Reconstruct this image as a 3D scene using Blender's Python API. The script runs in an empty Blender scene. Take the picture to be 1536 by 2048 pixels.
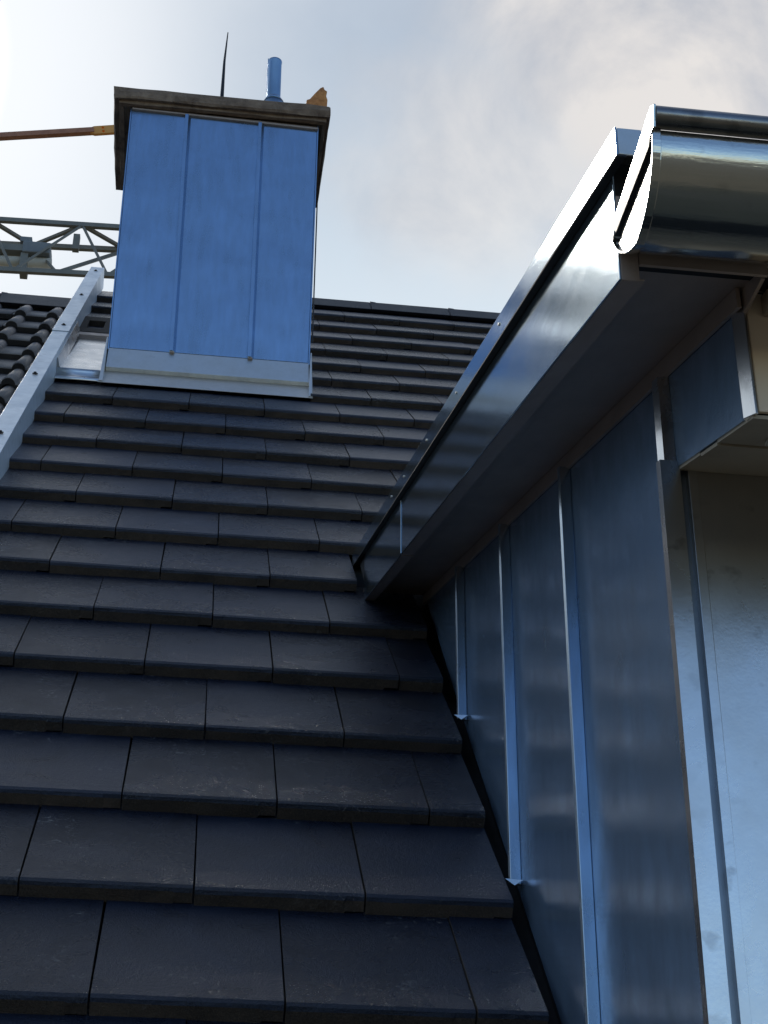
import bpy, math, random
from math import radians as R, sin, cos, tan, pi, sqrt
from mathutils import Vector, Matrix, noise as mnoise
random.seed(7)
sc = bpy.context.scene
COL = sc.collection

# ------------------------------------------------------------------ camera
YAW, PITCH, ROLL = R(6.9626), R(29.8316), R(0.507)
fwd = Vector((sin(YAW)*cos(PITCH), cos(YAW)*cos(PITCH), sin(PITCH)))
rgt = Vector((cos(YAW), -sin(YAW), 0)); upv = rgt.cross(fwd)
r2 = rgt*cos(ROLL) + upv*sin(ROLL); u2 = upv*cos(ROLL) - rgt*sin(ROLL)
cam = bpy.data.cameras.new('camera'); camo = bpy.data.objects.new('camera', cam); COL.objects.link(camo)
m = Matrix((( r2.x, u2.x, -fwd.x), (r2.y, u2.y, -fwd.y), (r2.z, u2.z, -fwd.z))).to_4x4()
camo.matrix_world = m
cam.sensor_fit = 'VERTICAL'; cam.sensor_height = 36.0; cam.lens = 3368.11/2048*36
cam.clip_start = 0.05; cam.clip_end = 3000
sc.camera = camo

# ------------------------------------------------------------------ light
SUN_AZ, SUN_EL = R(-18.5), R(42.3)          # azimuth from +y towards +x
sdir = Vector((sin(SUN_AZ)*cos(SUN_EL), cos(SUN_AZ)*cos(SUN_EL), sin(SUN_EL)))
w = bpy.data.worlds.new('World'); sc.world = w; w.use_nodes = True
nt = w.node_tree; nt.nodes.clear(); N_ = nt.nodes.new; LK = nt.links.new
out = N_('ShaderNodeOutputWorld')
sky = N_('ShaderNodeTexSky'); sky.sky_type = 'NISHITA'; sky.sun_disc = False
sky.sun_elevation = SUN_EL; sky.sun_rotation = SUN_AZ
sky.air_density = 1.2; sky.dust_density = 0.3; sky.ozone_density = 5.0
bg1 = N_('ShaderNodeBackground'); bg1.inputs['Strength'].default_value = 0.15
LK(sky.outputs[0], bg1.inputs['Color'])
tc = N_('ShaderNodeTexCoord')
nrmz = N_('ShaderNodeVectorMath'); nrmz.operation = 'NORMALIZE'; LK(tc.outputs['Generated'], nrmz.inputs[0])
def wmath(op, a, b=None, clamp=False):
    n = N_('ShaderNodeMath'); n.operation = op; n.use_clamp = clamp
    for i, v in enumerate((a, b)):
        if v is None: continue
        if isinstance(v, (int, float)): n.inputs[i].default_value = v
        else: LK(v, n.inputs[i])
    return n.outputs[0]
def wmap(v, a, b, c=0.0, d=1.0):
    n = N_('ShaderNodeMapRange'); n.interpolation_type = 'SMOOTHSTEP'; LK(v, n.inputs[0])
    for i, x in zip((1, 2, 3, 4), (a, b, c, d)): n.inputs[i].default_value = x
    return n.outputs[0]
# cloud noise: warps the direction, so the clouds have ragged soft edges
nz = N_('ShaderNodeTexNoise'); nz.inputs['Scale'].default_value = 3.2; nz.inputs['Detail'].default_value = 7; nz.inputs['Roughness'].default_value = 0.55
LK(nrmz.outputs[0], nz.inputs['Vector'])
nz2 = N_('ShaderNodeTexNoise'); nz2.inputs['Scale'].default_value = 7.5; nz2.inputs['Detail'].default_value = 8; nz2.inputs['Roughness'].default_value = .58; nz2.inputs['Distortion'].default_value = .5
LK(nrmz.outputs[0], nz2.inputs['Vector'])
wsub = N_('ShaderNodeVectorMath'); wsub.operation = 'SUBTRACT'; LK(nz.outputs['Color'], wsub.inputs[0]); wsub.inputs[1].default_value = (.5, .5, .5)
wsc = N_('ShaderNodeVectorMath'); wsc.operation = 'SCALE'; LK(wsub.outputs[0], wsc.inputs[0]); wsc.inputs['Scale'].default_value = 0.34
wadd = N_('ShaderNodeVectorMath'); wadd.operation = 'ADD'; LK(nrmz.outputs[0], wadd.inputs[0]); LK(wsc.outputs[0], wadd.inputs[1])
wn = N_('ShaderNodeVectorMath'); wn.operation = 'NORMALIZE'; LK(wadd.outputs[0], wn.inputs[0])
def wdot(az, el, warped=True):
    n = N_('ShaderNodeVectorMath'); n.operation = 'DOT_PRODUCT'
    LK((wn if warped else nrmz).outputs[0], n.inputs[0])
    n.inputs[1].default_value = (sin(R(az))*cos(R(el)), cos(R(az))*cos(R(el)), sin(R(el)))
    return n.outputs['Value']
def lobe(az, el, r0, r1, warped=True):       # 1 inside r0 degrees, 0 beyond r1
    return wmap(wdot(az, el, warped), cos(R(r1)), cos(R(r0)))
sd = wdot(math.degrees(SUN_AZ), math.degrees(SUN_EL), False)
haze_wide = wmap(sd, cos(R(80)), cos(R(34)), 0.0, 0.95)      # milky air on the sunny half of the sky
def bgc(col, s):
    b = N_('ShaderNodeBackground')
    if isinstance(col, tuple): b.inputs['Color'].default_value = (*col, 1)
    else: LK(col, b.inputs['Color'])
    b.inputs['Strength'].default_value = s; return b.outputs[0]
def mixs(f, a, b):
    n = N_('ShaderNodeMixShader'); LK(f, n.inputs[0]); LK(a, n.inputs[1]); LK(b, n.inputs[2]); return n.outputs[0]
s = mixs(haze_wide, bg1.outputs[0], bgc((.41, .49, .60), 1.0))
sp = N_('ShaderNodeSeparateXYZ'); LK(nrmz.outputs[0], sp.inputs[0])
low = wmap(sp.outputs['Z'], sin(R(49)), sin(R(34)))
low = wmath('MULTIPLY', low, wmap(sd, cos(R(60)), cos(R(30))))
s = mixs(wmath('MULTIPLY', low, .85), s, bgc((.76, .86, .94), 1.02))
thin = lobe(-12, 50, 3, 17)
s = mixs(wmath('MULTIPLY', thin, .75), s, bgc((.74, .79, .85), 1.0))
cr_ = N_('ShaderNodeValToRGB'); LK(nz2.outputs[0], cr_.inputs[0])
cr_.color_ramp.elements[0].position = .38; cr_.color_ramp.elements[0].color = (.57, .58, .62, 1)
cr_.color_ramp.elements[1].position = .56; cr_.color_ramp.elements[1].color = (.83, .79, .76, 1)
c1 = lobe(25, 43.5, 5, 13); c2 = lobe(12, 39.5, 0, 6)
cl = wmath('MULTIPLY', wmath('MAXIMUM', c1, wmath('MULTIPLY', c2, .7)), wmap(sp.outputs['Z'], sin(R(35.5)), sin(R(40)), .25, 1))
s = mixs(wmath('MULTIPLY', cl, .92), s, bgc(cr_.outputs[0], 1.0))
white = wmap(sd, cos(R(15)), cos(R(2.5)))
s = mixs(wmath('MULTIPLY', white, .97), s, bgc((.95, .98, 1.02), 1.03))
bank = wmath('ADD', sp.outputs['Z'], wmath('MULTIPLY', wmath('SUBTRACT', nz2.outputs[0], .5), .05))   # edge of a cloud bank below the veiled sun
core = wmath('MULTIPLY', wmap(sd, cos(R(6.5)), cos(R(0.5))), wmap(bank, sin(R(37)), sin(R(39))))
s = mixs(core, s, bgc((1.0, .96, .88), 4.0))
LK(s, out.inputs['Surface'])

sun = bpy.data.lights.new('sun', 'SUN'); sun.energy = 1.6; sun.angle = R(8); sun.color = (1, .93, .82)
suno = bpy.data.objects.new('sun', sun); COL.objects.link(suno)
suno.rotation_euler = sdir.to_track_quat('Z', 'Y').to_euler()

sc.view_settings.view_transform = 'Standard'; sc.view_settings.look = 'None'
sc.view_settings.exposure = 0.0; sc.view_settings.gamma = 1.0
sc.view_settings.use_curve_mapping = False
sc.render.engine = 'CYCLES'

# ------------------------------------------------------------------ materials
def newmat(name):
    m = bpy.data.materials.new(name); m.use_nodes = True
    nt = m.node_tree; b = nt.nodes['Principled BSDF']
    return m, nt, b
def coords(nt, scale=(1, 1, 1), rnd=False, rot=(0, 0, 0)):
    tc = nt.nodes.new('ShaderNodeTexCoord'); mp = nt.nodes.new('ShaderNodeMapping')
    mp.inputs['Scale'].default_value = scale; mp.inputs['Rotation'].default_value = rot
    v = tc.outputs['Object']
    if rnd:
        oi = nt.nodes.new('ShaderNodeObjectInfo')
        mu = nt.nodes.new('ShaderNodeMath'); mu.operation = 'MULTIPLY'; mu.inputs[1].default_value = 57.0
        nt.links.new(oi.outputs['Random'], mu.inputs[0])
        ad = nt.nodes.new('ShaderNodeVectorMath'); ad.operation = 'ADD'
        nt.links.new(v, ad.inputs[0]); nt.links.new(mu.outputs[0], ad.inputs[1]); v = ad.outputs[0]
    nt.links.new(v, mp.inputs['Vector'])
    return mp.outputs[0]
def noise(nt, v, scale, detail=4, rough=.5, dist=0):
    n = nt.nodes.new('ShaderNodeTexNoise'); n.inputs['Scale'].default_value = scale
    n.inputs['Detail'].default_value = detail; n.inputs['Roughness'].default_value = rough
    n.inputs['Distortion'].default_value = dist
    nt.links.new(v, n.inputs['Vector']); return n.outputs[0]
def rmap(nt, v, a, b, c, d):
    n = nt.nodes.new('ShaderNodeMapRange'); nt.links.new(v, n.inputs[0])
    for i, x in zip((1, 2, 3, 4), (a, b, c, d)): n.inputs[i].default_value = x
    return n.outputs[0]
def ramp(nt, v, stops):
    n = nt.nodes.new('ShaderNodeValToRGB'); nt.links.new(v, n.inputs[0])
    e = n.color_ramp.elements
    while len(e) < len(stops): e.new(0.5)
    for el, (p, c) in zip(e, stops): el.position = p; el.color = (*c, 1)
    return n.outputs[0]
def mixc(nt, f, a, b, mode='MIX'):
    n = nt.nodes.new('ShaderNodeMix'); n.data_type = 'RGBA'; n.blend_type = mode
    for sk, v in ((n.inputs[0], f), (n.inputs[6], a), (n.inputs[7], b)):
        if isinstance(v, (int, float)): sk.default_value = v
        elif isinstance(v, tuple): sk.default_value = (*v, 1)
        else: nt.links.new(v, sk)
    return n.outputs[2]
def math_(nt, op, a, b):
    n = nt.nodes.new('ShaderNodeMath'); n.operation = op
    for i, v in enumerate((a, b)):
        if isinstance(v, (int, float)): n.inputs[i].default_value = v
        else: nt.links.new(v, n.inputs[i])
    return n.outputs[0]
def bump(nt, b, layers):
    prev = None
    for h, strength, dist in layers:
        n = nt.nodes.new('ShaderNodeBump'); n.inputs['Strength'].default_value = strength
        n.inputs['Distance'].default_value = dist
        nt.links.new(h, n.inputs['Height'])
        if prev is not None: nt.links.new(prev, n.inputs['Normal'])
        prev = n.outputs[0]
    nt.links.new(prev, b.inputs['Normal'])

def zinc(name, col=(.60, .66, .74), rough=(.26, .40), streak=(14, 14, 1.2), wave=.35, spots=0.0, dark=.82, metal=1.0, brush=.10):
    m, nt, b = newmat(name)
    b.inputs['Metallic'].default_value = metal
    vs = coords(nt, streak); v = coords(nt)
    n1 = noise(nt, vs, 3.0, 6, .6); n2 = noise(nt, v, 5.0, 4, .55, .6)
    f = math_(nt, 'ADD', math_(nt, 'MULTIPLY', n1, .55), math_(nt, 'MULTIPLY', n2, .45))
    c = ramp(nt, f, [(.34, tuple(x*dark for x in col)), (.66, col)])
    if spots:
        n3 = noise(nt, v, 26, 3, .5); n4 = noise(nt, v, 3.0, 2)
        k = math_(nt, 'MULTIPLY', rmap(nt, n3, .60, .68, 0, 1), rmap(nt, n4, .42, .62, 0, spots))
        c = mixc(nt, k, c, (col[0]*.62, col[1]*.62, col[2]*.62))
    nt.links.new(c, b.inputs['Base Color'])
    nt.links.new(rmap(nt, f, .35, .65, rough[1], rough[0]), b.inputs['Roughness'])
    nw = noise(nt, v, 2.3, 2, .5); ng = noise(nt, v, 260, 3, .6); ns = noise(nt, vs, 16, 3, .6)
    bump(nt, b, [(nw, wave, .02), (ns, brush, .002), (ng, .10, .0008)])
    return m
M = {}
M['zinc'] = zinc('blue_tinted_zinc', (.43, .575, .76), (.18, .30), (14, 14, 2.2), dark=.72, wave=.45, metal=.95)  # base tinted blue to deepen the sky reflection on the chimney
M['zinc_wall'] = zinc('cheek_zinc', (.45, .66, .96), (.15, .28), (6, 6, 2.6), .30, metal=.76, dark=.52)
M['zinc_groove'] = zinc('shaded_groove_zinc', (.26, .30, .36), (.3, .45), (6, 6, 2), .1, metal=.8)  # darker zinc, the corner groove's shade put into its colour
M['zinc_seam'] = zinc('seam_zinc', (.60, .68, .76), (.2, .3), (8, 8, 2), .1, metal=.9)
M['zinc_front'] = zinc('spotted_zinc', (.76, .755, .76), (.22, .34), (3, 3, 2), .25, 1.1)
M['zinc_fascia'] = zinc('fascia_zinc', (.52, .64, .72), (.07, .12), (10, 1.0, 10), .05, metal=.94, brush=.03)
M['zinc_gutter'] = zinc('gutter_zinc', (.62, .62, .60), (.10, .22), (1.0, 9, 9), .3, .6)
M['bead'] = zinc('tarnished_bead', (.36, .34, .33), (.2, .42), (2, 14, 14), .4, 1.2, dark=.45)
M['zinc_verge'] = zinc('verge_zinc', (.78, .84, .90), (.38, .52), (8, 2, 8), .25, .5, metal=.55)
M['zinc_cap'] = zinc('galvanised_flashing', (.78, .77, .74), (.34, .5), (8, 2, 8), .3, .3)
M['zinc_tray'] = zinc('tray_zinc', (.80, .80, .80), (.22, .36), (6, 2, 6), .5, .3)
M['zinc_soffit'] = zinc('soffit_metal', (.50, .39, .33), (.42, .55), (8, 1.0, 8), .2, metal=.25)

def tilemat(name, base, base2, rough, scuff=.35, grain=.5, spec=.5):
    m, nt, b = newmat(name)
    v = coords(nt, rnd=True)
    oi = nt.nodes.new('ShaderNodeObjectInfo')
    n1 = noise(nt, v, 6, 6, .68, .8); n2 = noise(nt, v, 330, 3, .75); n3 = noise(nt, v, 60, 6, .75, 1.5); n4 = noise(nt, v, 5.5, 2)
    n5 = noise(nt, v, 120, 4, .7)
    c = ramp(nt, n1, [(.36, base), (.64, base2)])
    tint = rmap(nt, oi.outputs['Random'], 0, 1, .65, 1.3)
    tv = nt.nodes.new('ShaderNodeCombineColor')
    for i in range(3): nt.links.new(tint, tv.inputs[i])
    c = mixc(nt, 1.0, c, tv.outputs[0], 'MULTIPLY')
    c = mixc(nt, rmap(nt, n2, .45, .75, 0, .45), c, tuple(x*2.4 for x in base2))
    k = math_(nt, 'MULTIPLY', rmap(nt, n3, .56, .70, 0, 1), rmap(nt, n4, .56, .66, 0, scuff))
    c = mixc(nt, k, c, (.24, .23, .22))
    nt.links.new(c, b.inputs['Base Color'])
    rr1 = rmap(nt, n1, .3, .7, rough-.08, rough+.10)
    nt.links.new(math_(nt, 'ADD', rr1, rmap(nt, oi.outputs['Random'], 0, 1, -.04, .06)), b.inputs['Roughness'])
    b.inputs['Specular IOR Level'].default_value = spec
    bump(nt, b, [(n1, .22, .012), (n5, grain*.8, .003), (n2, grain, .002)])
    return m
M['tile'] = tilemat('anthracite_tile', (.005, .008, .018), (.014, .019, .036), .27, 1.0, .9, .36)
M['lip'] = tilemat('raw_tile_edge', (.024, .018, .015), (.070, .051, .038), .85, .5, 1.0)
M['pantile'] = tilemat('weathered_pantile', (.10, .088, .088), (.21, .19, .18), .6, .3, .8)
M['panedge'] = tilemat('pantile_edge', (.016, .014, .014), (.035, .03, .028), .9, .2, 1.0)
M['ridge'] = tilemat('ridge_tile_concrete', (.022, .022, .027), (.04, .038, .042), .55)
def plain(name, c1, c2, rough=.7, scale=20, metal=0.0, gb=.4, det=5, bd=.003):
    m, nt, b = newmat(name); v = coords(nt)
    n = noise(nt, v, scale, det, .65, .4); ng = noise(nt, v, scale*14, 3, .6)
    nt.links.new(ramp(nt, n, [(.32, c1), (.68, c2)]), b.inputs['Base Color'])
    b.inputs['Roughness'].default_value = rough; b.inputs['Metallic'].default_value = metal
    bump(nt, b, [(n, gb, bd), (ng, gb*.6, .001)])
    return m
M['concrete'] = plain('weathered_cap_concrete', (.13, .085, .058), (.34, .24, .165), .9, 14, 0, .9, 6, .012)
M['dark'] = plain('underlay', (.004, .004, .004), (.008, .008, .008), .95)
M['lead'] = plain('shaded_flashing', (.010, .011, .013), (.02, .02, .024), .8)  # near-black puts shade of the wall gap and verge underside into the colour
M['rod'] = plain('dark_rod_steel', (.03, .03, .035), (.06, .06, .06), .5, 30, .8)
M['crane'] = plain('crane_grey_steel', (.17, .168, .15), (.25, .245, .215), .6, 2)
M['crane_l'] = plain('crane_light_panel', (.55, .52, .44), (.7, .66, .58), .6, 3)
M['crane_d'] = plain('crane_dark_box', (.16, .18, .20), (.22, .24, .25), .6, 3)
M['orange'] = plain('orange_paint', (.70, .30, .06), (.82, .40, .10), .55, 5)
M['rust'] = plain('rusty_bar', (.34, .15, .09), (.48, .22, .13), .7, 5)
M['wood'] = plain('orange_brown_timber', (.42, .15, .04), (.85, .38, .12), .75, 22, 0, .8, 6, .008)
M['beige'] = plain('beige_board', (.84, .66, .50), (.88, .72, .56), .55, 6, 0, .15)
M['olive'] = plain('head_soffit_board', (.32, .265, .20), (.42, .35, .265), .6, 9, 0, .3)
M['mesh'] = plain('perforated_grey_metal', (.16, .15, .14), (.24, .22, .2), .5, 30, .7)
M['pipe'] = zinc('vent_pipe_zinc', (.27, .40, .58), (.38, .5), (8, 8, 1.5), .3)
M['ground'] = plain('ground_grass_gravel', (.09, .085, .05), (.17, .14, .10), .95, .6)
M['render'] = plain('house_render', (.42, .39, .34), (.5, .47, .42), .9, 3)
M['white'] = plain('light_scrap', (.45, .43, .38), (.6, .58, .5), .7)

# ------------------------------------------------------------------ geometry helpers
TH = R(45.6063); U = Vector((0, cos(TH), sin(TH))); NV = Vector((0, -sin(TH), cos(TH))); S = 1.438
def W(x, u, h): return Vector((x, 0, 0)) + U*u + NV*(h - S)
WORLD = {}
def wloc(o): return WORLD.get(o.name, Vector((0, 0, 0)))
class MB:
    def __init__(s): s.v = []; s.f = []; s.m = []
    def face(s, idx, mat=0): s.f.append(idx); s.m.append(mat)
    def hexa(s, p, mat=0):   # p: 4 bottom + 4 top (same winding)
        b = len(s.v); s.v += [Vector(q) for q in p]
        for q in ((3, 2, 1, 0), (4, 5, 6, 7), (0, 1, 5, 4), (1, 2, 6, 5), (2, 3, 7, 6), (3, 0, 4, 7)):
            s.face([b+i for i in q], mat)
        return s
    def box(s, x0, x1, y0, y1, z0, z1, T=None, mat=0):
        p = [(x0, y0, z0), (x1, y0, z0), (x1, y1, z0), (x0, y1, z0), (x0, y0, z1), (x1, y0, z1), (x1, y1, z1), (x0, y1, z1)]
        if T: p = [T(*q) for q in p]
        return s.hexa(p, mat)
    def sweep(s, A, B, cap=True, mat=0, closed=True):   # two matching point loops
        b = len(s.v); n = len(A); s.v += [Vector(q) for q in A] + [Vector(q) for q in B]
        for i in range(n if closed else n-1):
            j = (i+1) % n; s.face([b+i, b+j, b+n+j, b+n+i], mat)
        if cap: s.face([b+i for i in range(n)][::-1], mat); s.face([b+n+i for i in range(n)], mat)
        return s
    def prism_x(s, poly, x0, x1, mat=0): return s.sweep([(x0, y, z) for y, z in poly], [(x1, y, z) for y, z in poly], True, mat)
    def prism_y(s, poly, y0, y1, mat=0): return s.sweep([(x, y0, z) for x, z in poly], [(x, y1, z) for x, z in poly], True, mat)
    def prism_u(s, poly, u0, u1, mat=0): return s.sweep([W(x, u0, h) for x, h in poly], [W(x, u1, h) for x, h in poly], True, mat)
    def tube(s, p0, p1, r0, r1=None, n=10, mat=0):
        r1 = r0 if r1 is None else r1
        p0, p1 = Vector(p0), Vector(p1); d = (p1-p0).normalized()
        a = d.orthogonal().normalized(); c = d.cross(a)
        A = [p0 + a*(cos(2*pi*i/n)*r0) + c*(sin(2*pi*i/n)*r0) for i in range(n)]
        B = [p1 + a*(cos(2*pi*i/n)*r1) + c*(sin(2*pi*i/n)*r1) for i in range(n)]
        return s.sweep(A, B, True, mat)
    def bar(s, p0, p1, wd, hg=None, mat=0):
        hg = hg or wd; p0, p1 = Vector(p0), Vector(p1); d = (p1-p0).normalized()
        up = Vector((0, 0, 1)) if abs(d.z) < .9 else Vector((0, 1, 0))
        a = d.cross(up).normalized()*wd/2; c = a.cross(d).normalized()*hg/2
        return s.hexa([p0-a-c, p0+a-c, p0+a+c, p0-a+c, p1-a-c, p1+a-c, p1+a+c, p1-a+c], mat)
    def build(s, name, mats, parent=None, smooth=False, bevel=0, world=True):
        me = bpy.data.meshes.new(name); off = wloc(parent) if (parent and world) else Vector((0, 0, 0))
        me.from_pydata([tuple(v-off) for v in s.v], [], s.f)
        for mt in (mats if isinstance(mats, list) else [mats]): me.materials.append(mt)
        for p, k in zip(me.polygons, s.m): p.material_index = k; p.use_smooth = smooth
        me.update()
        import bmesh
        bm = bmesh.new(); bm.from_mesh(me); bmesh.ops.recalc_face_normals(bm, faces=bm.faces); bm.to_mesh(me); bm.free()
        o = bpy.data.objects.new(name, me); COL.objects.link(o)
        if parent: o.parent = parent; WORLD[o.name] = off
        if bevel:
            bv = o.modifiers.new('bevel', 'BEVEL'); bv.width = bevel; bv.segments = 2; bv.limit_method = 'ANGLE'; bv.angle_limit = R(35)
        return o
def tag(o, label=None, cat=None, group=None, kind=None):
    for k, v in (('label', label), ('category', cat), ('group', group), ('kind', kind)):
        if v: o[k] = v
    return o
def thing(name, label, cat, loc, group=None):
    o = bpy.data.objects.new(name, None); COL.objects.link(o); o.location = loc; o.empty_display_size = .1
    WORLD[o.name] = Vector(loc); return tag(o, label, cat, group)

# ------------------------------------------------------------------ setting: ground and house below
g = MB(); g.v = [Vector(p) for p in ((-900, -900, -7), (900, -900, -7), (900, 900, -7), (-900, 900, -7))]; g.face([0, 1, 2, 3])
tag(g.build('ground', M['ground']), kind='structure')

house = thing('house', 'pale rendered house body standing below the dark tiled roof', 'house', (1, 1.6, -7))
MB().box(-.66, 3.0, 1.55, 13.6, -7, -.72).build('wall', M['render'], house)
neigh = thing('neighbouring_house', 'pale rendered neighbouring house below the pantiled roof', 'house', (-3, 1.6, -7))
MB().box(-7, -.70, 1.62, 13.6, -7, -.90).build('wall', M['render'], neigh)

# ------------------------------------------------------------------ main tiled roof
G = .3556; U0 = 2.648; TT = .034; TW = .3003; URIDGE = 9.50
roof = thing('tiled_roof', 'dark anthracite roof slope of large flat concrete tiles climbing to the ridge', 'roof', tuple(W(-.66, .5, -.1)))
dk = MB(); dk.sweep([W(-.70, .45, -.10), W(3.02, .45, -.10), W(3.02, .45, -.14), W(-.70, .45, -.14)],
                    [W(-.70, URIDGE-.02, -.10), W(3.02, URIDGE-.02, -.10), W(3.02, URIDGE-.02, -.14), W(-.70, URIDGE-.02, -.14)])
top = W(0, URIDGE-.02, -.10)
dk.prism_x([(top.y, top.z), (top.y+6, top.z-6.1), (top.y+6, top.z-6.2), (top.y, top.z-.08)], -.70, 3.02)
dk.build('roof_deck', M['dark'], roof)

def tile_mesh(wd, seed, notch=True):
    rr = random.Random(seed); nseg = 6; L = .42; mb = MB()
    xs = [wd*i/nseg for i in range(nseg+1)]
    if notch and wd > .2: xs[-3] = wd-.036; xs[-2] = wd-.032
    rows = []
    for i, x in enumerate(xs):
        j = lambda a: rr.uniform(-a, a)
        zb = -TT-.003
        if notch and wd > .2 and i >= nseg-1: zb = -TT+.003
        rows.append([(x, .0+j(.0008), zb), (x, j(.0010), -.0105+j(.001)), (x, .0030+j(.0006), -.0035+j(.0004)), (x, .0100, -.0006),
                     (x, .030, -.0028), (x, L, -TT*L/G), (x, L, -TT*L/G-.018), (x, .03, -TT if zb < -TT else zb)])
    n = 8
    for r in rows: mb.v += [Vector(p) for p in r]
    for i in range(nseg):
        for k in range(n):
            a, b = i*n+k, i*n+(k+1) % n
            mb.face([a, b, b+n, a+n], 1 if k in (0, 7) else 0)
    mb.face(list(range(n))[::-1], 1); mb.face([nseg*n+i for i in range(n)], 1)
    me = bpy.data.meshes.new('roof_tile'); me.from_pydata([tuple(v) for v in mb.v], [], mb.f)
    me.materials.append(M['tile']); me.materials.append(M['lip'])
    for p, k in zip(me.polygons, mb.m): p.material_index = k; p.use_smooth = False
    import bmesh
    bm = bmesh.new(); bm.from_mesh(me); bmesh.ops.recalc_face_normals(bm, faces=bm.faces)
    bm.to_mesh(me); bm.free()
    return me
full = [tile_mesh(TW-.0034, i) for i in range(5)]
rl = wloc(roof); cnt = 0
def put_tile(x0, x1, k, seedv, label=None):
    rr = random.Random(seedv)
    wd = x1-x0
    if wd < .03: return
    me = full[rr.randrange(5)] if abs(wd-TW) < .002 else tile_mesh(wd-.0034, seedv, notch=wd > .2)
    o = bpy.data.objects.new('roof_tile', me); COL.objects.link(o); o.parent = roof
    pos = W(x0+.0017, U0+k*G+rr.uniform(-.0035, .0035), rr.uniform(-.0012, .0015))
    o.location = pos-rl
    o.rotation_euler = (TH+rr.uniform(-.002, .002), rr.uniform(-.0025, .0025), rr.uniform(-.0035, .0035))
    if label: o['label'] = label
for k in range(-6, 20):
    base = .0252 if k % 2 == 0 else .1749
    base += .0028*max(0, k)
    u = U0+k*G
    if u > URIDGE-.12: break
    if k <= 4: spans = [(-.663, .591)]
    elif k == 5: spans = [(-.663, .432)]
    elif k <= 11: spans = [(-.663, 3.0)]
    elif k in (12, 13): spans = [(.402, 3.0)]
    elif k == 14: spans = [(.402, 3.0)]
    else: spans = [(-.663, -.462), (.402, 3.0)]
    for a, b in spans:
        n = math.floor((a-base)/TW)
        x = base+n*TW
        while x < b-1e-4:
            xa, xb = max(x, a), min(x+TW, b)
            if xa > .43 and k == 6: pass
            put_tile(xa, xb, k, 1000+k*40+int((x+5)*7))
            x += TW
# ridge tiles
ru = URIDGE; rp = W(0, ru, 0)
def ridge_run(parent, x0, x1, ln, py, pz, wing, thk, mat, name='ridge_tile', seed=3):
    rr = random.Random(seed); x = x0
    while x < x1:
        dz = rr.uniform(-.003, .003)
        A, B = [], []
        for (dy, dzz) in ((-wing, -wing*.98), (-.02, .012), (.02, .012), (wing, -wing*.98), (wing-.03, -wing-.0), (0, -.03), (-wing+.03, -wing-.0)):
            A.append((x, py+dy, pz+dzz+dz)); B.append((min(x+ln-.006, x1), py+dy, pz+dzz+dz))
        mb = MB(); mb.sweep(A, B); mb.hexa([(x-.006, py-.07, pz-.075), (x+.03, py-.07, pz-.075), (x+.03, py+.07, pz-.075), (x-.006, py+.07, pz-.075), (x-.006, py-.022, pz+.016+dz), (x+.03, py-.022, pz+.013+dz), (x+.03, py+.022, pz+.013+dz), (x-.006, py+.022, pz+.016+dz)])
        mb.build(name, mat, parent, bevel=.004)
        x += ln
ridge_run(roof, -.50, 3.0, .45, rp.y+.015, rp.z+.005, .09, .02, M['ridge'])

# open vent tile with a square hole beside the chimney
vt = MB()
for (a, b, c, d) in ((-.655, -.625, 7.93, 8.35), (-.545, -.515, 7.93, 8.35), (-.625, -.545, 7.93, 8.03), (-.625, -.545, 8.24, 8.35)):
    vt.box(a, b, c, d, -.03, .004, T=W)
vt.box(-.515, -.462, 7.93, 8.35, -.03, .004, T=W)
vt.build('vent_tile', M['lip'], roof)['label'] = 'open vent tile with a dark square hole'

# ------------------------------------------------------------------ neighbour's pantiled roof
DL = -.10
proof = thing('pantiled_roof', 'weathered grey brown pantile roof of the neighbour, left of the metal verge capping', 'roof', tuple(W(-.75, .5, -.2)))
pl = wloc(proof)
MB().box(-4, -.735, .45, 9.3, -.24, -.20, T=W).build('roof_deck', M['dark'], proof)
PW = .328; PG = .345; PT = .034
def pan_profile(x):          # two rolls to a tile, the first starts at the left edge
    for c in (.040, .204):
        d = abs(x-c)
        if d < .030: return .029*sqrt(max(0, 1-(d/.030)**2))
    return 0.0
def pan_mesh(seed):
    rr = random.Random(seed); mb = MB(); L = .40
    xs = [0]
    for c in (.040, .204):
        xs += [c-.030, c-.0285, c-.024, c-.016, c-.006, c+.006, c+.016, c+.024, c+.0285, c+.030]
    xs += [PW-.003]
    n = 6
    for x in xs:
        h = pan_profile(x); j = rr.uniform(-.001, .001)
        pr = [(0, h-PT*.95), (0+j, h-.006), (.006, h), (L, h-PT*L/PG), (L, h-PT*L/PG-.015), (.03, h-.018)]
        mb.v += [Vector((x, y, z)) for y, z in pr]
    for i in range(len(xs)-1):
        for k in range(n):
            a, b = i*n+k, i*n+(k+1) % n
            mb.face([a, b, b+n, a+n], 1 if k in (0, 5) else 0)
    mb.face(list(range(n)), 1); mb.face([(len(xs)-1)*n+i for i in range(n)][::-1], 1)
    me = bpy.data.meshes.new('pantile'); me.from_pydata([tuple(v) for v in mb.v], [], mb.f)
    me.materials.append(M['pantile']); me.materials.append(M['panedge'])
    for p, k in zip(me.polygons, mb.m): p.material_index = k; p.use_smooth = (k == 0)
    import bmesh
    bm = bmesh.new(); bm.from_mesh(me); bmesh.ops.recalc_face_normals(bm, faces=bm.faces); bm.to_mesh(me); bm.free()
    return me
pans = [pan_mesh(i) for i in range(4)]
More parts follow.
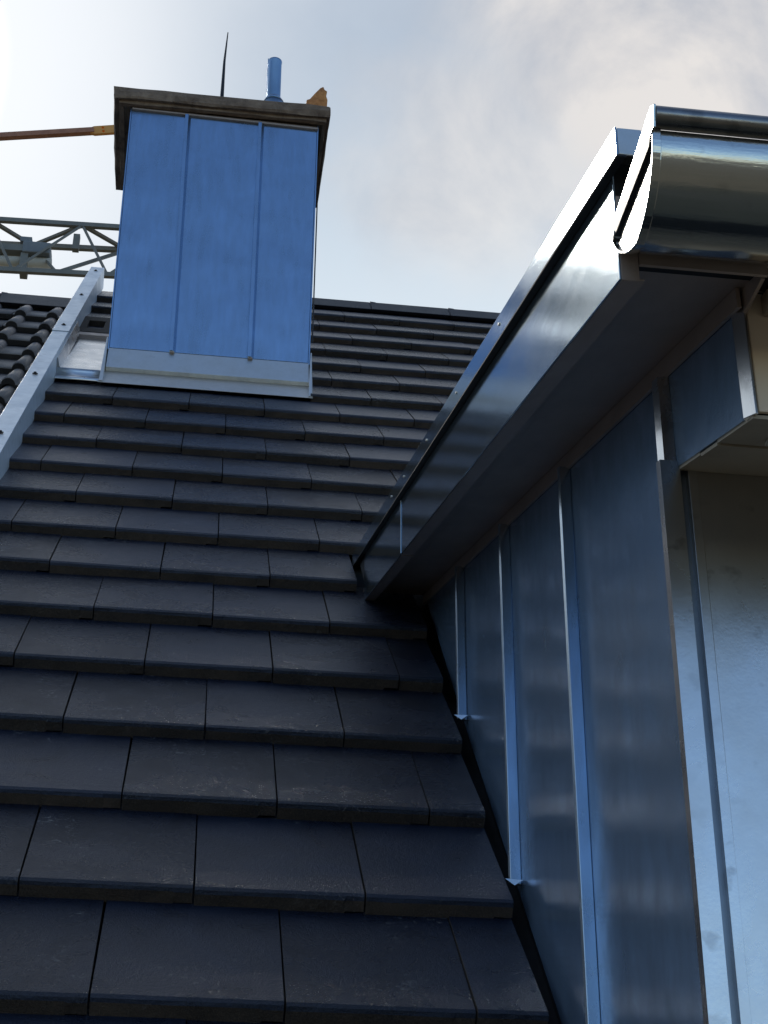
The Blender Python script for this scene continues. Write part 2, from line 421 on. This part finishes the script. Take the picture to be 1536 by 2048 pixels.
for k in range(26):
    u = .56+k*PG
    if u > 9.05: break
    for c in range(6):
        x = -.742-PW*(c+1)
        rr = random.Random(k*31+c)
        o = bpy.data.objects.new('pantile', pans[rr.randrange(4)]); COL.objects.link(o); o.parent = proof
        o.location = W(x+rr.uniform(-.002, .002), u+rr.uniform(-.006, .006), DL+rr.uniform(-.002, .003))-pl
        o.rotation_euler = (TH+rr.uniform(-.006, .006), rr.uniform(-.006, .006), rr.uniform(-.006, .006))
ridge_run(proof, -2.39, -.72, .40, 7.66, 5.622, .15, .02, M['ridge'], seed=9)

# ------------------------------------------------------------------ galvanised verge capping between the roofs
vc = thing('verge_capping', 'long light grey galvanised metal capping running up between the two roofs', 'flashing', tuple(W(-.69, .5, 0)))
def cap_section(u0, u1, dh):
    mb = MB(); t = .002; x0, x1 = -.725-dh*.5, -.656+dh*.5; h = .08+dh
    poly = [(x0, -.09), (x0, h), (x1, h), (x1, -.03), (x1-t, -.03), (x1-t, h-t), (x0+t, h-t), (x0+t, -.09)]
    mb.prism_u(poly, u0, u1)
    return mb.build('capping_section', M['zinc_verge'], vc, bevel=.0012)
secs = [cap_section(.5, 2.9, .0), cap_section(2.86, 5.36, .003), cap_section(5.32, 7.50, .0), cap_section(7.46, 9.51, .004)]
MB().box(-.726, -.655, 9.508, 9.512, -.02, .083, T=W).build('end_plate', M['zinc_cap'], vc)
MB().box(-.717, -.664, .5, 9.4, -.12, .05, T=W).build('batten', M['dark'], vc)
for u_ in (1.2, 2.3, 3.4, 4.4, 5.5, 6.49, 7.60, 8.49, 9.36):
    mb = MB(); hh = .0845
    mb.tube(W(-.69, u_, hh-.002), W(-.69, u_, hh+.0015), .011, .011, 12)
    mb.tube(W(-.69, u_, hh+.0015), W(-.69, u_, hh+.007), .0065, .005, 6)
    mb.build('screw', M['rod'], secs[0 if u_ < 2.9 else 1 if u_ < 5.36 else 2 if u_ < 7.5 else 3])

# ------------------------------------------------------------------ bright tray flashing beside chimney
tr = thing('flashing_tray', 'shiny folded metal tray flashing between the verge capping and the chimney', 'flashing', tuple(W(-.56, 6.85, 0)))
mb = MB(); mb.sweep([W(-.652, 6.99, .012), W(-.462, 6.99, .012), W(-.462, 6.99, .008), W(-.652, 6.99, .008)],
                    [W(-.652, 7.90, -.020), W(-.462, 7.90, -.020), W(-.462, 7.90, -.024), W(-.652, 7.90, -.024)])
mb.build('tray_sheet', M['zinc_tray'], tr)
mb = MB(); mb.prism_u([(-.654, .0), (-.640, .0), (-.652, .055), (-.656, .055)], 6.99, 7.9); mb.build('upstand', M['zinc_tray'], tr)
mb = MB()
prof = [(6.99, .014), (6.985, .004), (6.97, -.010), (6.95, -.014), (6.93, -.008), (6.912, -.018)]
b = len(mb.v)
for (uu, hh) in prof: mb.v += [W(-.655, uu, hh), W(-.468, uu, hh)]
for i in range(len(prof)-1): mb.face([b+2*i, b+2*i+1, b+2*i+3, b+2*i+2])
o = mb.build('front_fold', M['zinc_tray'], tr, smooth=True); so = o.modifiers.new('thick', 'SOLIDIFY'); so.thickness = .002
MB().prism_u([(-.66, -.03), (-.46, -.03), (-.46, .001), (-.66, .001)], 7.86, 7.93).build('upper_strip', M['zinc_soffit'], tr)

# ------------------------------------------------------------------ chimney
ch = thing('chimney', 'tall chimney clad in blue grey sheet metal with a dark concrete cap', 'chimney', (-.03, 6.24, 4.2))
FY = 5.975; ZT = 5.512
MB().box(-.452, .386, FY+.012, 6.51, 3.7, 5.52).build('core', M['lead'], ch)
def xL(z): return -.454-(z-4.16)*.0095
sx = [(xL, ), ]
def lerp(a, b, t): return a+(b-a)*t
def edge(i, z):
    t = (z-4.158)/(5.52-4.158)
    return [lerp(-.454, -.468, t), lerp(-.187, -.207, t), lerp(.146, .134, t), lerp(.394, .396, t)][i]
zb = 4.158
zt = lambda x: 5.502-(x+.46)*.024
for i in range(3):
    a0, a1, b0, b1 = edge(i, zb), edge(i+1, zb), edge(i, ZT), edge(i+1, ZT)
    e = .0008
    MB().hexa([(a0+e, FY-.010, zb), (a1-e, FY-.010, zb), (a1-e, FY+.004, zb), (a0+e, FY+.004, zb),
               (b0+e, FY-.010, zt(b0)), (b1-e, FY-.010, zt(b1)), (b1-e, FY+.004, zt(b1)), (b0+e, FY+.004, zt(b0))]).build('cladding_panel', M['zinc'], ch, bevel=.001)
for i in (1, 2):
    a, bb = edge(i, zb), edge(i, ZT)
    wv = .014
    sm_ = MB().hexa([(a-wv, FY-.030, zb-.004), (a+wv*.1, FY-.030, zb-.004), (a+wv, FY-.0105, zb-.004), (a-wv, FY-.0105, zb-.004),
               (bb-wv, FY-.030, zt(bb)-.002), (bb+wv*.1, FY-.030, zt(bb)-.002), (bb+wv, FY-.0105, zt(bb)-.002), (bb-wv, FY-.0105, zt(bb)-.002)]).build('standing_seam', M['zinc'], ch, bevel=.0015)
    MB().box(a-.010, a+.008, FY-.0255, FY-.008, zb-.010, zb-.003).build('seam_foot', M['zinc_soffit'], sm_, bevel=.002)
# corner folds and side cladding
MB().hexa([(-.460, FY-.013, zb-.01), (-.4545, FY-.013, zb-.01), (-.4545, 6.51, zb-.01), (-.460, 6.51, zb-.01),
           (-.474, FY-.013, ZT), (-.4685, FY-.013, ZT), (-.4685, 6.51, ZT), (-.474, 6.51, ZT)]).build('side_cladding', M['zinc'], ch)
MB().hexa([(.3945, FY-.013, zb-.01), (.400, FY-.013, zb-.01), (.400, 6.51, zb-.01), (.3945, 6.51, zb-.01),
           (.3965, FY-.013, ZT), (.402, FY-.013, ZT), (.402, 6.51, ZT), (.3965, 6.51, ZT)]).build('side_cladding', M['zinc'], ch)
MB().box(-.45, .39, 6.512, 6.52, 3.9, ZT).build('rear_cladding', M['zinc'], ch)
MB().hexa([(-.466, FY-.022, zt(-.46)), (.400, FY-.022, zt(.4)), (.400, FY-.004, zt(.4)), (-.466, FY-.004, zt(-.46)), (-.466, FY-.022, zt(-.46)+.007), (.400, FY-.022, zt(.4)+.007), (.400, FY-.004, zt(.4)+.03), (-.466, FY-.004, zt(-.46)+.03)]).build('top_trim', M['zinc_soffit'], ch, bevel=.001)
# apron
mb = MB(); yb, zbb = 5.962, 4.036
mb.hexa([(-.458, yb-.028, zbb+.002), (.398, yb-.028, zbb+.002), (.398, FY+.006, zbb-.02), (-.458, FY+.006, zbb-.02),
         (-.456, FY-.013, zb-.004), (.396, FY-.013, zb-.004), (.396, FY+.006, zb-.004), (-.456, FY+.006, zb-.004)])
mb.build('apron_upstand', M['zinc_cap'], ch, bevel=.0008)
ub = W(0, 0, 0); 
def u_of(y, z): return Vector((0, y, z)).dot(U)
ua = u_of(yb-.028, zbb+.002)
mb = MB(); mb.sweep([W(-.480, 6.905, -.016), W(.413, 6.905, -.016), W(.413, 6.905, -.019), W(-.480, 6.905, -.019)],
                    [W(-.462, ua+.012, .006), W(.402, ua+.012, .006), W(.402, ua+.012, .0), W(-.462, ua+.012, .0)])
ap = mb.build('apron_flange', M['zinc_cap'], ch, bevel=.0008)
for (xa, xb) in ((-.472, -.459), (.3985, .411)):
    A = [W(xa-.004, 6.91, -.016), W(xb, 6.91, -.016), W(xb, 6.91, -.010), W(xa-.004, 6.91, -.010)]
    B = [(xa+.004, FY-.016, zb+.05), (xb-.003, FY-.016, zb+.05), (xb-.003, FY+.3, zb+.05), (xa+.004, FY+.3, zb+.05)]
    MB().sweep(A, B).build('apron_side_fold', M['zinc_cap'], ch, bevel=.001)
# concrete cap, uneven, with a drip groove step below
mb = MB(); rr = random.Random(5)
def cap_ring(x0, x1, y0, y1, z, n=9, amp=.004):
    pts = []
    for i in range(n): pts.append(Vector((lerp(x0, x1, i/n), y0, z)))
    for i in range(n): pts.append(Vector((x1, lerp(y0, y1, i/n), z)))
    for i in range(n): pts.append(Vector((lerp(x1, x0, i/n), y1, z)))
    for i in range(n): pts.append(Vector((x0, lerp(y1, y0, i/n), z)))
    return [p+Vector((rr.uniform(-amp, amp), rr.uniform(-amp, amp), rr.uniform(-amp, amp)*.8)) for p in pts]
rings = [cap_ring(-.490, .415, 5.972, 6.53, 5.540, amp=.001), cap_ring(-.505, .420, 5.958, 6.545, 5.538, amp=.002), cap_ring(-.507, .422, 5.955, 6.548, 5.516, amp=.003),
         cap_ring(-.528, .434, 5.936, 6.560, 5.517, amp=.003), cap_ring(-.530, .436, 5.934, 6.562, 5.534, amp=.002), cap_ring(-.540, .444, 5.926, 6.568, 5.534, amp=.002), cap_ring(-.550, .449, 5.918, 6.573, 5.530),
         cap_ring(-.555, .452, 5.913, 6.576, 5.540), cap_ring(-.556, .453, 5.912, 6.577, 5.565, amp=.003), cap_ring(-.555, .452, 5.914, 6.576, 5.592), cap_ring(-.545, .447, 5.922, 6.568, 5.601, amp=.003)]
n = len(rings[0])
for r_ in rings: mb.v += r_
for i in range(len(rings)-1):
    for j in range(n): mb.face([i*n+j, i*n+(j+1) % n, (i+1)*n+(j+1) % n, (i+1)*n+j])
mb.face(list(range(n))); mb.face([(len(rings)-1)*n+j for j in range(n)])
mb.build('cap', M['concrete'], ch)
# thin lightning conductor behind the right rear corner
lw = MB(); lw.tube((.452, 6.60, 5.60), (.452, 6.60, 4.72), .0035, n=8)
tag(lw.build('lightning_conductor', M['rod']), 'thin vertical metal wire running down just right of the chimney', 'wire')

# rod, pipe and timber offcut on the cap
rod = MB()
P = [(-.060, 6.15, 5.595), (-.060, 6.15, 5.80), (-.061, 6.15, 6.05), (-.054, 6.15, 6.245)]
rd = [.0115, .0095, .006, .0025]
for i in range(3): rod.tube(P[i], P[i+1], rd[i], rd[i+1], 8)
rod.tube((-.06, 6.15, 5.59), (-.06, 6.15, 5.63), .028, .016, 10)
tag(rod.build('lightning_rod', M['rod']), 'slim black pointed rod standing upright on the chimney cap', 'lightning rod')
pp = thing('vent_pipe', 'short round blue grey vent pipe standing on the chimney cap', 'pipe', (.19, 6.15, 5.596))
mb = MB(); n = 28
b = 0; rings = [(.0335, 5.60), (.0335, 6.065), (.035, 6.068), (.0355, 6.076), (.032, 6.077), (.030, 6.065), (.030, 5.9)]
dx = .010
for r_, z in rings: mb.v += [Vector((.193-(z-5.6)*.012+cos(2*pi*i/n)*r_, 6.15+sin(2*pi*i/n)*r_, z)) for i in range(n)]
for k in range(len(rings)-1):
    for i in range(n): mb.face([k*n+i, k*n+(i+1) % n, (k+1)*n+(i+1) % n, (k+1)*n+i])
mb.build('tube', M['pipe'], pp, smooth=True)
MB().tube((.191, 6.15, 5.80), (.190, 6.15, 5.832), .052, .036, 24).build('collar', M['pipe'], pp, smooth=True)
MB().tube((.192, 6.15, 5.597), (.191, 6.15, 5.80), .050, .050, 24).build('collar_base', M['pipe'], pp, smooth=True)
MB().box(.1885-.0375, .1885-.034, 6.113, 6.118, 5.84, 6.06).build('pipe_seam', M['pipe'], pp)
wb = MB(); rr = random.Random(11)
prof0 = [(.345, 5.60), (.345, 5.735), (.360, 5.745), (.384, 5.782), (.408, 5.818), (.424, 5.830), (.431, 5.806), (.443, 5.802), (.439, 5.772), (.446, 5.750), (.440, 5.60)]
A = [(x, 6.03+rr.uniform(-.004, .004), z) for x, z in prof0]
B = [(x-.006, 6.13+rr.uniform(-.006, .006), z-.012+rr.uniform(-.006, .006)) for x, z in prof0]
wb.sweep(A, B)
tag(wb.build('timber_block', M['wood'], bevel=.004), 'orange brown broken block lying on the right corner of the chimney cap', 'block')

# ------------------------------------------------------------------ dormer
dz_s = lambda y: .7127+.3427*y           # soffit line at the cheek
fz = lambda y: .669+.345*y               # fascia bottom
tz = lambda y: .863+.3434*y              # verge strip top
CX = .620
dm = thing('dormer', 'zinc clad dormer with standing seam cheek, deep soffit and metal fascia', 'dormer', (CX, 1.86, -.16))
roofz = lambda y, h=-.035: (W(0, 0, h).z + (y-W(0, 0, h).y)*tan(TH))
# cheek core (dark) and gutter channel
MB().prism_x([(1.875, -.3), (1.875, 1.33), (4.4, 2.2), (4.4, 2.3), (4.3, 2.2)], CX+.012, CX+.03).build('cheek_core', M['lead'], dm)
MB().box(.592, .64, .45, 4.9, -.085, -.075, T=W).build('valley_flashing', M['lead'], dm)
seams = [(1.86, .600), (2.430, .598), (2.955, .597), (3.490, .597)]
ys = [1.866, 2.434, 2.955, 3.486, 4.30]
for i in range(4):
    y0, y1 = ys[i]+.002, ys[i+1]-.002
    poly = [(y0, roofz(y0)), (y0, dz_s(y0)-.004), (y1, dz_s(y1)-.004), (y1, roofz(y1))]
    if i == 3: poly = [(y0, roofz(y0)), (y0, dz_s(y0)-.004), (4.12, dz_s(4.12)-.004)]
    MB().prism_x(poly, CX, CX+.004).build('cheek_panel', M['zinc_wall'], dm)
rr = random.Random(2)
for (y, xt) in seams[1:]:
    z0 = roofz(y, -.012); z1 = dz_s(y)-.028
    mb = MB()
    mb.hexa([(xt+.0025, y-.004, z0), (CX-.0005, y-.002, z0-.004), (CX-.0005, y+.006, z0-.004), (xt, y+.004, z0),
             (xt+.0025, y-.004, z1), (CX-.0005, y-.002, z1), (CX-.0005, y+.006, z1), (xt, y+.004, z1)])
    sm_ = mb.build('standing_seam', M['zinc_seam'], dm, bevel=.0008)
    # folded ear at the foot of the seam
    mb = MB()
    mb.sweep([(xt-.009, y-.010, z0+.004), (xt+.006, y-.022, z0-.012), (CX-.003, y-.030, z0-.004)], [(xt-.002, y-.004, z0+.006), (xt+.008, y-.010, z0-.004), (CX-.001, y-.006, z0+.002)])
    mb.build('seam_end_fold', M['zinc_seam'], sm_)
# trim strip between soffit and cheek
y0, y1 = 1.56, 4.12
MB().prism_x([(y0, dz_s(y0)-.030), (y0, dz_s(y0)-.001), (y1, dz_s(y1)-.001), (y1, dz_s(y1)-.030)], CX-.006, CX-.001).build('wall_trim', M['zinc_soffit'], dm)
# corner seam, upper uncovered part and lower cover piece
z0c, zcv = roofz(1.86, -.03), 1.181
MB().hexa([(.6035, 1.858, zcv-.05), (CX-.0005, 1.856, zcv-.05), (CX-.0005, 1.872, zcv-.05), (.599, 1.872, zcv-.05),
           (.6045, 1.858, dz_s(1.86)-.032), (CX-.0005, 1.856, dz_s(1.86)-.032), (CX-.0005, 1.872, dz_s(1.86)-.032), (.600, 1.872, dz_s(1.86)-.032)]).build('standing_seam', M['zinc_front'], dm)
MB().prism_x([(1.8535, z0c), (1.8535, zcv), (1.8545, zcv), (1.8545, z0c)], .598, .6225).build('corner_cover', M['zinc_front'], dm)
MB().prism_x([(1.8535, z0c), (1.8535, zcv), (1.872, zcv+.006), (1.872, z0c)], .5965, .598).build('corner_cover_edge', M['zinc_front'], dm)
MB().box(.6225, .6345, 1.868, 1.870, z0c, zcv).build('corner_groove', M['zinc_groove'], dm)
MB().box(.6223, .6233, 1.8545, 1.868, z0c, zcv).build('corner_return', M['zinc_front'], dm)
MB().box(.6345, .648, 1.857, 1.870, z0c, zcv+.004).build('corner_strip', M['zinc_front'], dm, bevel=.001)
# front wall of smooth sheet, with a covered joint further right
for (xa, xb) in ((.6485, 1.245), (1.249, 1.845), (1.849, 2.45)):
    MB().box(xa, xb, 1.861, 1.866, -.2, 1.178).build('front_panel', M['zinc_front'], dm)
# head: cheek extension that projects forward over the front wall
hb = lambda y: 1.075+(y-1.58)*.355
poly = [(1.578, hb(1.578)), (1.578, dz_s(1.578)-.004), (1.858, dz_s(1.858)-.004), (1.858, hb(1.858))]
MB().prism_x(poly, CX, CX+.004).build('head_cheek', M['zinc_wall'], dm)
MB().hexa([(.6235, 1.566, hb(1.57)-.001), (.6265, 1.566, hb(1.57)-.001), (.6265, 1.600, hb(1.577)+.004), (.6165, 1.590, hb(1.590)-.001),
           (.6235, 1.566, 1.240), (.6265, 1.566, 1.240), (.6265, 1.600, 1.240), (.6165, 1.590, 1.240)]).build('head_edge_strip', M['zinc_front'], dm, bevel=.0008)
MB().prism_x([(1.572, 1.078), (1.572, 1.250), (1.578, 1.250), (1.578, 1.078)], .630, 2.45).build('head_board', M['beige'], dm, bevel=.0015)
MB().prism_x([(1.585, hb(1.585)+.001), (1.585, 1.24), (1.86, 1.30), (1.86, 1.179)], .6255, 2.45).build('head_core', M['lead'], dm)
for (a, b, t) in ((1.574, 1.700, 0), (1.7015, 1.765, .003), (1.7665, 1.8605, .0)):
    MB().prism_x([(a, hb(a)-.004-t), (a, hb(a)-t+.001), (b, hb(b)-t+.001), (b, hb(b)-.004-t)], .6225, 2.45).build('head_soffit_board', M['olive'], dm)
MB().box(.672, .683, 1.66, 1.672, hb(1.66)-.0075, hb(1.66)-.0035).build('scrap', M['white'], dm)
# perforated vent strip above the board with a bright lower angle
mb = MB(); vx0, vz0 = .640, 1.262; r_o = .0068
def hexring(cx, cz, R_, r_, y0, y1):
    A = [(cx+R_*cos(pi/6+pi/3*i), cz+R_*sin(pi/6+pi/3*i)) for i in range(6)]
    B = [(cx+r_*cos(pi/6+pi/3*i), cz+r_*.8*sin(pi/6+pi/3*i)) for i in range(6)]
    b = len(mb.v)
    for (x, z) in A: mb.v.append(Vector((x, y0, z)))
    for (x, z) in B: mb.v.append(Vector((x, y0, z)))
    for (x, z) in B: mb.v.append(Vector((x, y1, z)))
    for i in range(6):
        j = (i+1) % 6
        mb.face([b+i, b+j, b+6+j, b+6+i]); mb.face([b+6+i, b+6+j, b+12+j, b+12+i])
for row in range(5):
    for c in range(26):
        hexring(vx0+.006+c*r_o*1.732+(row % 2)*r_o*.866, vz0+row*r_o*1.5, r_o, r_o*.78, 1.545, 1.5465)
o = mb.build('vent_mesh', M['mesh'], dm); o['kind'] = 'stuff'
MB().prism_x([(1.5445, vz0-.012), (1.5445, vz0-.004), (1.57, vz0-.006), (1.57, vz0-.012)], .637, 2.45).build('vent_angle', M['zinc_cap'], dm)
MB().box(.632, 2.45, 1.552, 1.570, vz0-.006, 1.33).build('vent_recess', M['dark'], dm)
MB().prism_x([(1.548, 1.208), (1.548, 1.240), (1.571, 1.244), (1.571, 1.214)], .648, .72).build('clip_plate', M['olive'], dm, bevel=.002)
# soffit sheet, eave board, fascia, verge strip
y0, y1 = 1.483, 4.13
MB().prism_x([(y0, dz_s(y0)), (y0, dz_s(y0)+.008), (y1, dz_s(y1)+.008), (y1, dz_s(y1))], .4495, CX+.012).build('soffit', M['zinc_soffit'], dm)
MB().prism_x([(1.478, 1.203), (1.478, 1.30), (1.4825, 1.30), (1.4825, 1.203)], .4715, .6235).build('eave_board', M['zinc_soffit'], dm)
MB().box(.6235, .628, 1.50, 1.575, 1.215, 1.33).build('eave_return', M['zinc_soffit'], dm)
yj = 3.345
for (a, b) in ((1.478, yj-.006), (yj+.006, 4.10)):
    MB().prism_x([(a, fz(a)), (a, tz(a)-.03), (b, tz(b)-.03), (b, fz(b))], .447, .4495).build('fascia', M['zinc_fascia'], dm, bevel=.0008)
    MB().prism_x([(a, fz(a)), (a, fz(a)+.0025), (b, fz(b)+.0025), (b, fz(b))], .4497, .476).build('fascia_return', M['zinc_soffit'], dm)
MB().prism_x([(yj-.014, fz(yj-.014)+.001), (yj-.014, tz(yj)-.046), (yj+.014, tz(yj)-.040), (yj+.014, fz(yj+.014)+.001)], .4456, .4468).build('fascia_joint_cover', M['zinc_fascia'], dm, bevel=.0008)
MB().box(.4495, .470, 1.477, 1.4795, 1.178, 1.30).build('fascia_end', M['zinc_soffit'], dm)
ya, yb2 = 1.415, 4.32
vst = MB().prism_x([(ya, tz(ya)-.042), (ya, tz(ya)), (yb2, tz(yb2)), (yb2, tz(yb2)-.042)], .4355, .438).build('verge_strip', M['zinc_fascia'], dm, bevel=.0008)
MB().prism_x([(ya, tz(ya)-.044), (ya, tz(ya)-.0415), (yb2, tz(yb2)-.0415), (yb2, tz(yb2)-.044)], .4355, .4465).build('verge_underside', M['lead'], dm)  # dark colour stands in for the shadow below the strip
MB().box(.4382, .467, ya, ya+.003, tz(ya)-.0405, tz(ya)-.001).build('verge_end_cap', M['zinc_cap'], dm, bevel=.001)
MB().prism_x([(ya+.003, tz(ya)-.012), (ya+.003, tz(ya)-.001), (yb2, tz(yb2)-.001), (yb2, tz(yb2)-.012)], .4382, 2.45).build('roof_sheet', M['zinc_cap'], dm)
MB().prism_x([(1.49, fz(1.49)+.04), (1.49, tz(1.49)-.013), (4.3, tz(4.3)-.013), (4.1, fz(4.1)+.05)], .4500, 2.45).build('roof_core', M['lead'], dm)
# little screws along the verge strip
for y in (2.1, 2.5, 2.86, 3.2, 3.42):
    MB().tube((.4352, y, tz(y)-.018), (.4335, y, tz(y)-.018), .0032, .0026, 8).build('screw', M['zinc_cap'], vst)

# ------------------------------------------------------------------ half round gutter
gt = thing('gutter', 'shiny half round metal gutter across the dormer eave with closed end', 'gutter', (.447, 1.398, 1.25))
gc_y, gc_z, gr = 1.398, 1.250, .088; GX0, GX1 = .452, 2.6
def gz(x): return gc_z-.004*(x-.447)
def gsec(a, r):
    c_ = cos(a); return (gc_y+r*c_, gc_z+.94*r*sin(a)*(1-.30*max(0, c_)))
mb = MB(); n = 40; arc = []
for i in range(n+1):
    a = pi+pi*i/n            # from front lip (y-) down and round to the back
    arc.append(gsec(a, gr))
ring = arc+[(gc_y+(y-gc_y)*.975, gc_z+(z-gc_z)*.975) for y, z in arc[::-1]]
mb.prism_x(ring, GX0, GX1)
ob = mb.build('trough', M['zinc_gutter'], gt, smooth=True)
es = ob.modifiers.new('es', 'EDGE_SPLIT'); es.split_angle = R(40)
mb = MB(); rb = .0125; n = 20
A = [(gc_y-gr-.006+rb*cos(2*pi*i/n), gc_z+.012+rb*sin(2*pi*i/n)) for i in range(n)]
mb.prism_x(A, .4455, GX1); ob = mb.build('bead', M['bead'], gt, smooth=True)
es = ob.modifiers.new('es', 'EDGE_SPLIT'); es.split_angle = R(40)
mb = MB(); arcs = [gsec(pi+pi*i/30, gr) for i in range(31)]
mb.prism_x(arcs, .4475, .4515); ec = mb.build('end_cap', M['zinc_gutter'], gt)
# rim of the end cap and its folded top edge
mb = MB(); ro, ri = gr+.0025, gr-.0020
ring = [gsec(pi+pi*i/36, ro) for i in range(37)]+[gsec(2*pi-pi*i/36, ri) for i in range(37)]
mb.prism_x(ring, .4435, .4535); mb.build('rim', M['zinc_gutter'], ec, bevel=.001)
mb = MB(); mb.prism_x([(gc_y-gr-.010, gc_z-.006), (gc_y-gr-.018, gc_z+.020), (gc_y-gr-.006, gc_z+.027), (gc_y+gr, gc_z+.006), (gc_y+gr+.002, gc_z-.006)], .4425, .4455)
mb.build('top_fold', M['zinc_gutter'], ec, bevel=.001)
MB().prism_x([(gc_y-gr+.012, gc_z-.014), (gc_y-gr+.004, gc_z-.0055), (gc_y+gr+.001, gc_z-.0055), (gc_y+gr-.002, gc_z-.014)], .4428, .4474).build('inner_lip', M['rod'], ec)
MB().tube((.4475, gc_y+gr-.012, gc_z-.010), (.4415, gc_y+gr-.012, gc_z-.010), .0045, .0040, 10).build('rivet', M['zinc_cap'], ec)
for x in (1.0, 1.6, 2.2):
    mb = MB(); rg = [gsec(pi+pi*i/24, gr+.004) for i in range(25)]+[gsec(2*pi-pi*i/24, gr+.0005) for i in range(25)]
    mb.prism_x(rg, x-.015, x+.015); mb.build('bracket', M['zinc_cap'], gt)
# drip sheet from dormer roof into the gutter
MB().prism_x([(1.487, 1.30), (1.44, 1.272), (1.441, 1.270), (1.489, 1.298)], .474, 2.45).build('drip_sheet', M['zinc_soffit'], dm)

# ------------------------------------------------------------------ tower crane far behind
cr = thing('tower_crane', 'grey lattice tower crane jib reaching out behind the chimney with orange tie bar', 'crane', (-.75, 30, -7))
def cz(x, a): return a+.030*x
# chords: top at y 30, rear bottom y 30.55, front bottom y 29.45
def P_top(x): return Vector((x, 30, 24.245+.029*x))
def P_rear(x): return Vector((x*1.018, 30.55, (23.66+.045*x)*1.018))
def P_frnt(x): return Vector((x*.982, 29.45, (22.92+.040*x)*.982))
xs0, xs1 = -13.0, -.4
for fn in (P_top, P_rear, P_frnt): MB().bar(fn(xs0), fn(xs1), .10, .11).build('chord', M['crane'], cr)
p = 2.04
k = -6
nodes = [-3.16+i*p for i in range(-5, 2)]
for nx in nodes:
    for sgn in (-1, 1):
        bx = nx+sgn*p/2
        if bx > xs1+.6 or bx < xs0: continue
        MB().bar(P_top(nx), P_rear(bx), .075).build('brace', M['crane'], cr)
        MB().bar(P_top(nx), P_frnt(bx-.35), .05).build('brace', M['crane'], cr)
for i, nx in enumerate(nodes):
    a = nx+p/2
    if a > xs1: continue
    MB().bar(P_rear(a), P_frnt(a-1.45), .075).build('brace', M['crane'], cr)
    MB().bar(P_rear(a), P_frnt(a+.6), .05).build('brace', M['crane'], cr)
# winch unit between the chords
MB().box(-4.36, -3.76, 29.75, 30.25, 23.10, 23.40).build('winch_box', M['crane_d'], cr, bevel=.03)
MB().tube((-7.5, 30.0, 22.86), (-3.72, 30.0, 23.02), .12, .12, 16).build('winch_drum', M['crane_l'], cr, smooth=True)
MB().bar((-7.5, 29.9, 23.12), (-4.3, 29.9, 23.22), .25, .16).build('winch_frame', M['crane'], cr)
MB().box(-4.38, -4.22, 29.8, 30.2, 22.68, 23.1).build('winch_bracket', M['crane'], cr)
MB().box(-4.45, -4.2, 29.9, 30.2, 23.5, 23.62).build('junction_box', M['crane_d'], cr)
MB().box(-3.32, -3.18, 29.95, 30.1, 23.45, 23.86).build('limit_switch', M['crane'], cr)
# mast and tower head, behind the chimney
for (x, y) in ((-1.25, 29.4), (-.25, 29.4), (-1.25, 30.6), (-.25, 30.6)):
    MB().bar((x, y, -7), (x, y, 25.0), .14).build('mast_post', M['crane'], cr)
for i in range(21):
    z = -7+i*1.5
    s_ = 1 if i % 2 else -1
    MB().bar((-.75-.5*s_, 29.4, z), (-.75+.5*s_, 29.4, z+1.5), .08).build('mast_brace', M['crane'], cr)
    MB().bar((-.75-.5*s_, 30.6, z), (-.75+.5*s_, 30.6, z+1.5), .08).build('mast_brace', M['crane'], cr)
MB().hexa([(-1.25, 29.4, 25), (-.25, 29.4, 25), (-.25, 30.6, 25), (-1.25, 30.6, 25), (-.95, 29.8, 27.3), (-.65, 29.8, 27.3), (-.65, 30.2, 27.3), (-.95, 30.2, 27.3)]).build('tower_head', M['orange'], cr)
MB().bar((-12, 30, 25.13), (-3.16, 30, 26.93), .135).build('tie_bar', M['rust'], cr)['label'] = 'reddish brown tie bar'
# end plate with two real holes
pl0, pl1 = Vector((-3.25, 30, 26.91)), Vector((-1.2, 30, 27.35))
d = (pl1-pl0).normalized(); q = Vector((-d.z, 0, d.x))
mb = MB(); hw = .115
def pp_(s_, t_, y): v_ = pl0+d*s_+q*t_; return (v_.x, y, v_.z)
segs = [(0, .12, .06, .115), (.12, .30, .115, .115)]
mb.hexa([pp_(0, -.07, 29.96), pp_(.1, -hw, 29.96), pp_(.1, -hw, 30.04), pp_(0, -.07, 30.04), pp_(0, .07, 29.96), pp_(.1, hw, 29.96), pp_(.1, hw, 30.04), pp_(0, .07, 30.04)])
def plate_hole(s0, s1, t0, t1, cx, ct, r):
    b = len(mb.v); n = 16; outer = []
    for i in range(n):
        a = 2*pi*i/n+pi/4; c_, s_ = cos(a), sin(a); k_ = 1/max(abs(c_), abs(s_))
        outer.append(((s0+s1)/2+c_*k_*(s1-s0)/2, (t0+t1)/2+s_*k_*(t1-t0)/2))
    inner = [(cx+r*cos(2*pi*i/n+pi/4), ct+r*sin(2*pi*i/n+pi/4)) for i in range(n)]
    for y in (29.96, 30.04):
        for s_, t_ in outer: mb.v.append(Vector(pp_(s_, t_, y)))
        for s_, t_ in inner: mb.v.append(Vector(pp_(s_, t_, y)))
    for i in range(n):
        j = (i+1) % n
        mb.face([b+i, b+j, b+n+j, b+n+i]); mb.face([b+2*n+i, b+2*n+j, b+3*n+j, b+3*n+i])
        mb.face([b+n+i, b+n+j, b+3*n+j, b+3*n+i]); mb.face([b+i, b+j, b+2*n+j, b+2*n+i])
plate_hole(.1, .44, -hw, 0, .30, -.055, .034); plate_hole(.1, .44, 0, hw, .30, .055, .034)
mb.box(0, 1, 0, 1, 0, 1, T=lambda x, y, z: Vector(pp_(.44+x*1.66, -hw+z*2*hw, 29.96+y*.08)))
mb.build('tie_plate', M['orange'], cr)['label'] = 'bright orange end plate of the tie bar'
